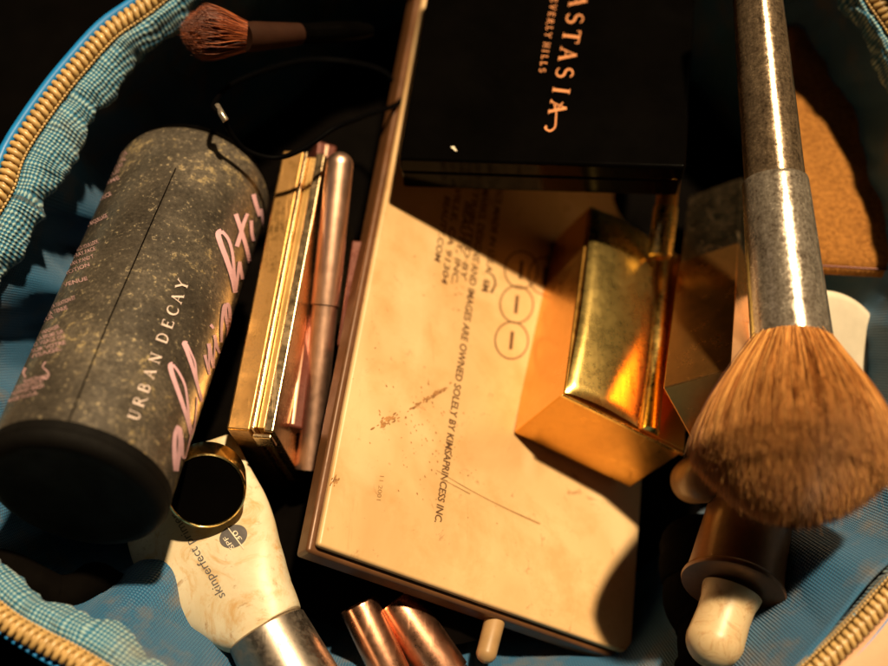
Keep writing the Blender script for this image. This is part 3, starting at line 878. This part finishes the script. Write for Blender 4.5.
# small brush, top left
s0 = ray(247, 37, -70); s1 = ray(470, 25, -300)
sb = root('eyeshadow_brush', 'small brush with reddish brown bristles and a dark handle lying at the top left', 'makeup brush', s0 - V((0, 0, 20)))
sa = (s0-s1).normalized()
lathe('ferrule', s0, s1, [(-4, 15), (0, 15.5), (10, 16), (70, 12)], M['dark_ferrule'], sb, 40)
lathe('handle', s0 + (s1-s0).normalized()*70, s1, [(0, 11.5), (50, 12.5), (85, 11), (104, 7), (106, 0)], M['black_gloss'], sb, 40)
bristles('bristles', s0, (ray(180, 30, -58)-s0).normalized(), 70, 15, 27, 3200, M['bristle_red'], sb, 5, .4, .75, 8, .35)
lathe('bristle_core', s0, ray(180, 30, -58), [(0, 13), (25, 19), (45, 18), (58, 8), (60, 0)], M['bristle_core'], sb, 30)

# ------------------------------------------------------------------ suede puff / pouch, right
O = ray(806, 268, -130); a = ray(935, 276, -110)-O; b = ray(776, 20, -240)-O
a1 = a.normalized(); b1 = (b-a1*b.dot(a1)).normalized(); c1 = a1.cross(b1)
if c1.z > 0: c1 = -c1
su = root('suede_pouch', 'tan suede pouch lying under the powder brush handle at the right', 'pouch', O + c1*60)
O = O - a1*30
vs, fs = [], []
NX, NY = 26, 44
La, Lb = a.length+30, b.length
for sgn in (1, -1):
    for j in range(NY+1):
        for i in range(NX+1):
            u, w = i/NX, j/NY
            e = (1-abs(2*u-1)**14)*(1-abs(2*w-1)**18)
            puff = 14*max(0, e)**.5 + 3*noise.noise(V((u*5, w*8, 1)))*e
            vs.append(O + a1*La*u + b1*Lb*w + c1*(14 - sgn*puff))
    base = 0 if sgn == 1 else (NX+1)*(NY+1)
    for j in range(NY):
        for i in range(NX):
            k = base + j*(NX+1)+i
            fs.append((k, k+1, k+NX+2, k+NX+1))
fixn(obj('pouch_body', vs, fs, M['suede'], su))
sv = []
for j in range(60):
    w = .03+.94*j/60
    sv.append(([(0, 0)], 0, 0))
# stitching along the lower edge
tube('stitched_edge', [O + a1*La*(.02+.96*k/60) + b1*5 + c1*(2 + (k % 2)*1.6) for k in range(61)], 1.4, M['maroon'], su, 6)

# cream jar lower than the pouch
j0 = ray(822, 372, -105); jn = V((.35, -.12, 1)).normalized()
cj = root('cream_jar', 'round cream jar half hidden behind the powder brush at the right edge', 'jar', j0 - jn*90)
lathe('lid', j0, j0 - jn*10, [(0, 0), (0, 70)] + rnd(0, 80, 8, 88, 5) + [(34, 88)], M['cream'], cj, 80)
lathe('jar_body', j0 - jn*36, j0 - jn*90, [(0, 80), (4, 84), (50, 84), (56, 78)], M['cream'], cj, 80)

# ------------------------------------------------------------------ dropper
d0 = ray(752, 505, -38); d1 = ray(733, 588, 20)
dp = root('dropper', 'copper dropper cap with a stained cream rubber bulb below the powder brush', 'dropper', d0 - V((0, 0, 60)))
dx = (d1-d0); DL = dx.length; dx.normalize()
lathe('collar', d0, d1, [(-30, 40), (0, 43), (DL*.78, 47), (DL-6, 48.5), (DL-4, 51), (DL-1, 52), (DL+2, 51), (DL+3.5, 47), (DL+3.5, 24)], M['copper_band'], dp, 72)
e0 = d1 + dx*4; e1 = ray(706, 668, 54); ex = (e1-e0); EL = ex.length; ex.normalize()
pr = [(0, 30), (6, 29), (14, 27), (28, 26.5), (50, 28)] + [(EL-28 + 28*math.sin(q)*.95, 28.5*math.cos(q)) for q in [PI/2*k/8 for k in range(0, 9)]]
pr = sorted(pr, key=lambda p: p[0])
lathe('rubber_bulb', e0, e1, pr, M['bulb'], dp, 56)
# cream stopper behind it
k0 = ray(707, 489, -40)
ks = root('nail_polish_cap', 'small rounded tan cap between the powder brush and the dropper', 'bottle cap', k0 - V((0, 0, 60)))
lathe('cap', k0 + V((-6, 10, 22)), k0 - V((0, 0, 80)), [(0, 0), (1, 10), (5, 18), (12, 22), (60, 24), (90, 25)], M['tan'], ks, 40)

# ------------------------------------------------------------------ skin tube
tu = root('primer_tube', 'stained cream squeeze tube with a grey cap at the lower left', 'tube', ray(215, 560, -30))
spine = [(176, 455, -60, 64, 6), (186, 490, -45, 70, 12), (200, 530, -28, 76, 18), (218, 566, -10, 72, 24), (240, 597, 4, 59, 30), (260, 621, 14, 45, 33), (267, 631, 18, 39, 34)]
cp = catmull([(x, y, z) for x, y, z, w, h in spine], 8); wp = catmull([(w, h, 0) for x, y, z, w, h in spine], 8)
vs, fs = [], []; n = 56
ctr3 = [ray(*p) for p in cp]
for j, p in enumerate(ctr3):
    d = ctr3[min(j+1, len(ctr3)-1)] - ctr3[max(j-1, 0)]; a_, x_, y_ = frame(d)
    w, h = wp[j].x, wp[j].y
    for i in range(n):
        q = 2*PI*i/n; cq, sq = math.cos(q), math.sin(q)
        e = 2/2.2
        dent = 1 - .05*noise.noise(V((cq*1.5, sq*1.5, j*.12)))
        vs.append(p + x_*(w*math.copysign(abs(cq)**e, cq)) + y_*(h*dent*math.copysign(abs(sq)**e, sq)))
for j in range(len(ctr3)-1):
    for i in range(n):
        i2 = (i+1) % n; fs.append((j*n+i, j*n+i2, (j+1)*n+i2, (j+1)*n+i))
fs.append(tuple(range(n))); fs.append(tuple(range((len(ctr3)-1)*n, len(ctr3)*n)))
body = fixn(obj('tube_body', vs, fs, M['tube'], tu))
c0 = ctr3[-1]; c1_ = ray(322, 735, 50)
lathe('cap', c0, c1_, [(-3, 32), (-2, 38), (0, 40.5), (60, 44), (140, 48)], M['grey_cap'], tu, 64)
# writing on the tube: shoot each point onto the tube's own mesh
from mathutils.bvhtree import BVHTree
bvh = BVHTree.FromPolygons([tuple(v) for v in vs], fs)
def tubeS(px, py, lift=0):
    d = V((px-444, 333-py, -H)).normalized()
    loc, nrm, idx, dist = bvh.ray_cast(CAM, d)
    if loc is None: return ray(px, py, 0)
    if nrm.z < 0: nrm = -nrm
    return loc + nrm*(.4+lift)
text_on('brand_print', 'skinperfect primer', (226, 596), (177, 512), 9.5, tubeS, M['tube_ink'], tu)
cx, cy = 233.5, 536.5
ov = [tubeS(cx + 14.5*math.cos(q)*math.cos(-.45) - 11*math.sin(q)*math.sin(-.45), cy + 14.5*math.cos(q)*math.sin(-.45) + 11*math.sin(q)*math.cos(-.45)) for q in [2*PI*k/40 for k in range(40)]]
obj('oval_badge', ov + [tubeS(cx, cy)], [(k, (k+1) % 40, 40) for k in range(40)], M['tube_ink'], tu, False)
vs_, fs_ = ribbon([(dense([(223, 520), (229, 529), (244, 549)], 4), .9, 1.1)], tubeS, .5); obj('badge_line', vs_, fs_, M['cream'], tu, False)
text_on('badge_print', 'SPF', (235, 548), (227, 536), 5, tubeS, M['cream'], tu, lift=.4)
text_on('badge_print', '30', (243, 540), (236, 530), 5, tubeS, M['cream'], tu, lift=.4)

# small pot: gold rim, black glossy face
pc = ray(206, 491, 22); pn_ = V((.15, -.26, 1)).normalized()
pt = root('gel_pot', 'small round pot with gold rim and black top, between spray can and cream tube', 'pot', pc - pn_*40)
lathe('lid', pc, pc - pn_, [(2, 0), (2, 36), (0, 36.4), (-.8, 37.3), (0, 38.8), (3, 39.5), (34, 39.5), (36, 37)], M['gold_ring'], pt, 72)
lathe('dark_top', pc - pn_*.6, pc - pn_*10, [(0, 0), (0, 35.6), (1.2, 36)], M['black_gloss'], pt, 64)

# rose gold lipsticks at the bottom
def lipstick(name, label, p0, p1, r, mat):
    L = (p1-p0).length
    o = root(name, label, 'lipstick', p0 - V((0, 0, r)))
    lathe('cap', p0, p1, [(2, 0), (1.5, r-5), (0, r-2.5), (.8, r-.6), (3, r), (L*.55, r)], mat, o, 56)
    lathe('barrel', p0 + (p1-p0)*.56, p1, [(0, r-2), (L*.44, r-2)], mat, o, 56)
    return o
lipstick('lipstick', 'rose gold lipstick tube under the palette edge, the left and narrower of two', ray(358, 604, -20), ray(432, 760, 0), 20, M['copper'])
lipstick('lipstick', 'wider copper pink lipstick tube under the palette edge, the right of two', ray(393, 600, -45), ray(490, 740, -30), 26, M['copper'])
nb0 = ray(486, 655, -20); nb1 = ray(500, 600, -70)
o = root('blending_stick', 'small tan rounded stick end peeping out below the palette', 'stick', nb0 - V((0, 0, 12)))
lathe('stick', nb0, nb1, [(-8, 0), (-7, 5), (-4, 8.5), (0, 10.5), (60, 11)], M['tan'], o, 32)

g0 = ray(674, 140, -215); g1 = ray(660, 258, -195)
o = root('gold_tube', 'narrow shiny gold tube in the gap just above the big gold case', 'lipstick', g1 - V((0, 0, 14)))
lathe('cap', g1, g0, [(2, 0), (1, 9), (0, 12), (2, 14), (60, 14)], M['gold'], o, 48)
lathe('barrel', g0, g1, [(0, 12.5), ((g1-g0).length-60, 12.5)], M['gold_satin'], o, 48)

# black elastic loop
loop = catmull([ray(x, y, z) for x, y, z in [(214, 104, -60), (222, 116, -50), (230, 132, -60), (246, 150, -75), (275, 158, -85), (305, 148, -85), (335, 128, -95), (365, 116, -150), (400, 100, -230), (380, 70, -270), (310, 60, -260), (240, 80, -170)]], 10, True)
el = root('hair_elastic', 'black elastic loop lying above the spray can and the gold compact', 'hair elastic', loop[20] - V((0, 0, 5)))
tube('band', loop, 2.9, M['cord'], el, 12, True)
tube('loop_highlight', catmull([ray(x, y, z) for x, y, z in [(217, 106, -54), (221, 113, -47), (226, 121, -46)]], 6), 3.6, M['chrome'], el, 10)  # bright metal piece put in for the highlight on the loop

# black sheet added to stand in for deep shade under the things
dk = root('shade_filler', 'added black sheet standing in for the shade at the bottom of the bag, under everything else', 'pouch', V((20, 0, -330)))
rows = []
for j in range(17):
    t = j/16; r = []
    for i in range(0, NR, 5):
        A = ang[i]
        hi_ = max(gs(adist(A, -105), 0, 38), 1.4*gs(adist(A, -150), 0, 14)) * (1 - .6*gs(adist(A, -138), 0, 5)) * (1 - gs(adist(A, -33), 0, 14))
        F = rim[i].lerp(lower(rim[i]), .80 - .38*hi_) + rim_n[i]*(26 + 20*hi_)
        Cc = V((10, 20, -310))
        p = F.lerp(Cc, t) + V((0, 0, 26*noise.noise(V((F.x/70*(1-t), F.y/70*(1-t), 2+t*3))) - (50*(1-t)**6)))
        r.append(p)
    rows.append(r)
n_ = len(rows[0]); vs = [p for r in rows for p in r]; fs = []
for j in range(16):
    for i in range(n_):
        i2 = (i+1) % n_; fs.append((j*n_+i, j*n_+i2, (j+1)*n_+i2, (j+1)*n_+i))
obj('shade_sheet', vs, fs, M['black_matte'], dk)
def roll(pts, r0, seed):  # black rolls added to darken the gaps along the bottom
    path = catmull([ray(*p) for p in pts], 16); o_ = V((seed, seed, 0)); m = len(path)
    cr = [(r0 + r0*.22*noise.noise(p/24 + o_))*min(1, (k+1.5)/7, (m-k+.5)/7)**.5 for k, p in enumerate(path)]
    return tube('shade_roll', [p + V((6*noise.noise(p/30), 6*noise.noise(p/26), 8*noise.noise(p/34))) for p in path], cr, M['black_matte'], dk, 28)
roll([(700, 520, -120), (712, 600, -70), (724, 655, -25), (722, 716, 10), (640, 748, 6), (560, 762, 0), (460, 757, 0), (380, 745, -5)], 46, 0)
roll([(-10, 560, 30), (30, 582, 40), (62, 596, 36), (95, 586, 14), (150, 590, -30)], 19, 3.3)  # lower left: black laid in where the can's shadow falls

# ------------------------------------------------------------------ camera, light
cam_d = bpy.data.cameras.new('camera'); cam = bpy.data.objects.new('camera', cam_d); C.objects.link(cam)
cam.location = Wd((0, 0, H)); cam.rotation_euler = (TH, 0, 0)
cam_d.sensor_width = 36; cam_d.lens = 36*H/888; cam_d.clip_start = .01; cam_d.clip_end = 50
cam_d.dof.use_dof = True; cam_d.dof.focus_distance = (H - 5)*S; cam_d.dof.aperture_fstop = 7.5
bpy.context.scene.camera = cam
sc_ = bpy.context.scene
w = bpy.data.worlds.new('World'); sc_.world = w; w.use_nodes = True
w.node_tree.nodes['Background'].inputs[0].default_value = (1, .55, .28, 1)
w.node_tree.nodes['Background'].inputs[1].default_value = .002
SD = (ROT @ V((.22, .67, .71))).normalized()
sun = bpy.data.lights.new('sun', 'SUN'); sun.energy = 5.0; sun.angle = math.radians(2.6); sun.color = (1, .765, .46)
so = bpy.data.objects.new('sun', sun); C.objects.link(so)
so.rotation_euler = SD.to_track_quat('Z', 'Y').to_euler()
def area(name, d, dist, size, power, col):
    L = bpy.data.lights.new(name, 'AREA'); L.energy = power; L.color = col; L.shape = 'RECTANGLE'
    L.size, L.size_y = size
    o = bpy.data.objects.new(name, L); C.objects.link(o)
    dd = (ROT @ V(d)).normalized(); o.location = dd*dist; o.rotation_euler = dd.to_track_quat('Z', 'Y').to_euler()
    return o
area('metal_highlight_fill', (.45, .80, .38), .9, (.20, .12), .16, (1, .74, .44))  # added lamp, gives the metal faces something bright to reflect
area('side_glow', (-.8, .35, .5), .9, (.03, .4), .03, (.90, .75, 1))  # added strip lamp for the lavender streak on the ferrule
sc_.view_settings.view_transform = 'Standard'; sc_.view_settings.look = 'None'
sc_.view_settings.exposure = .42
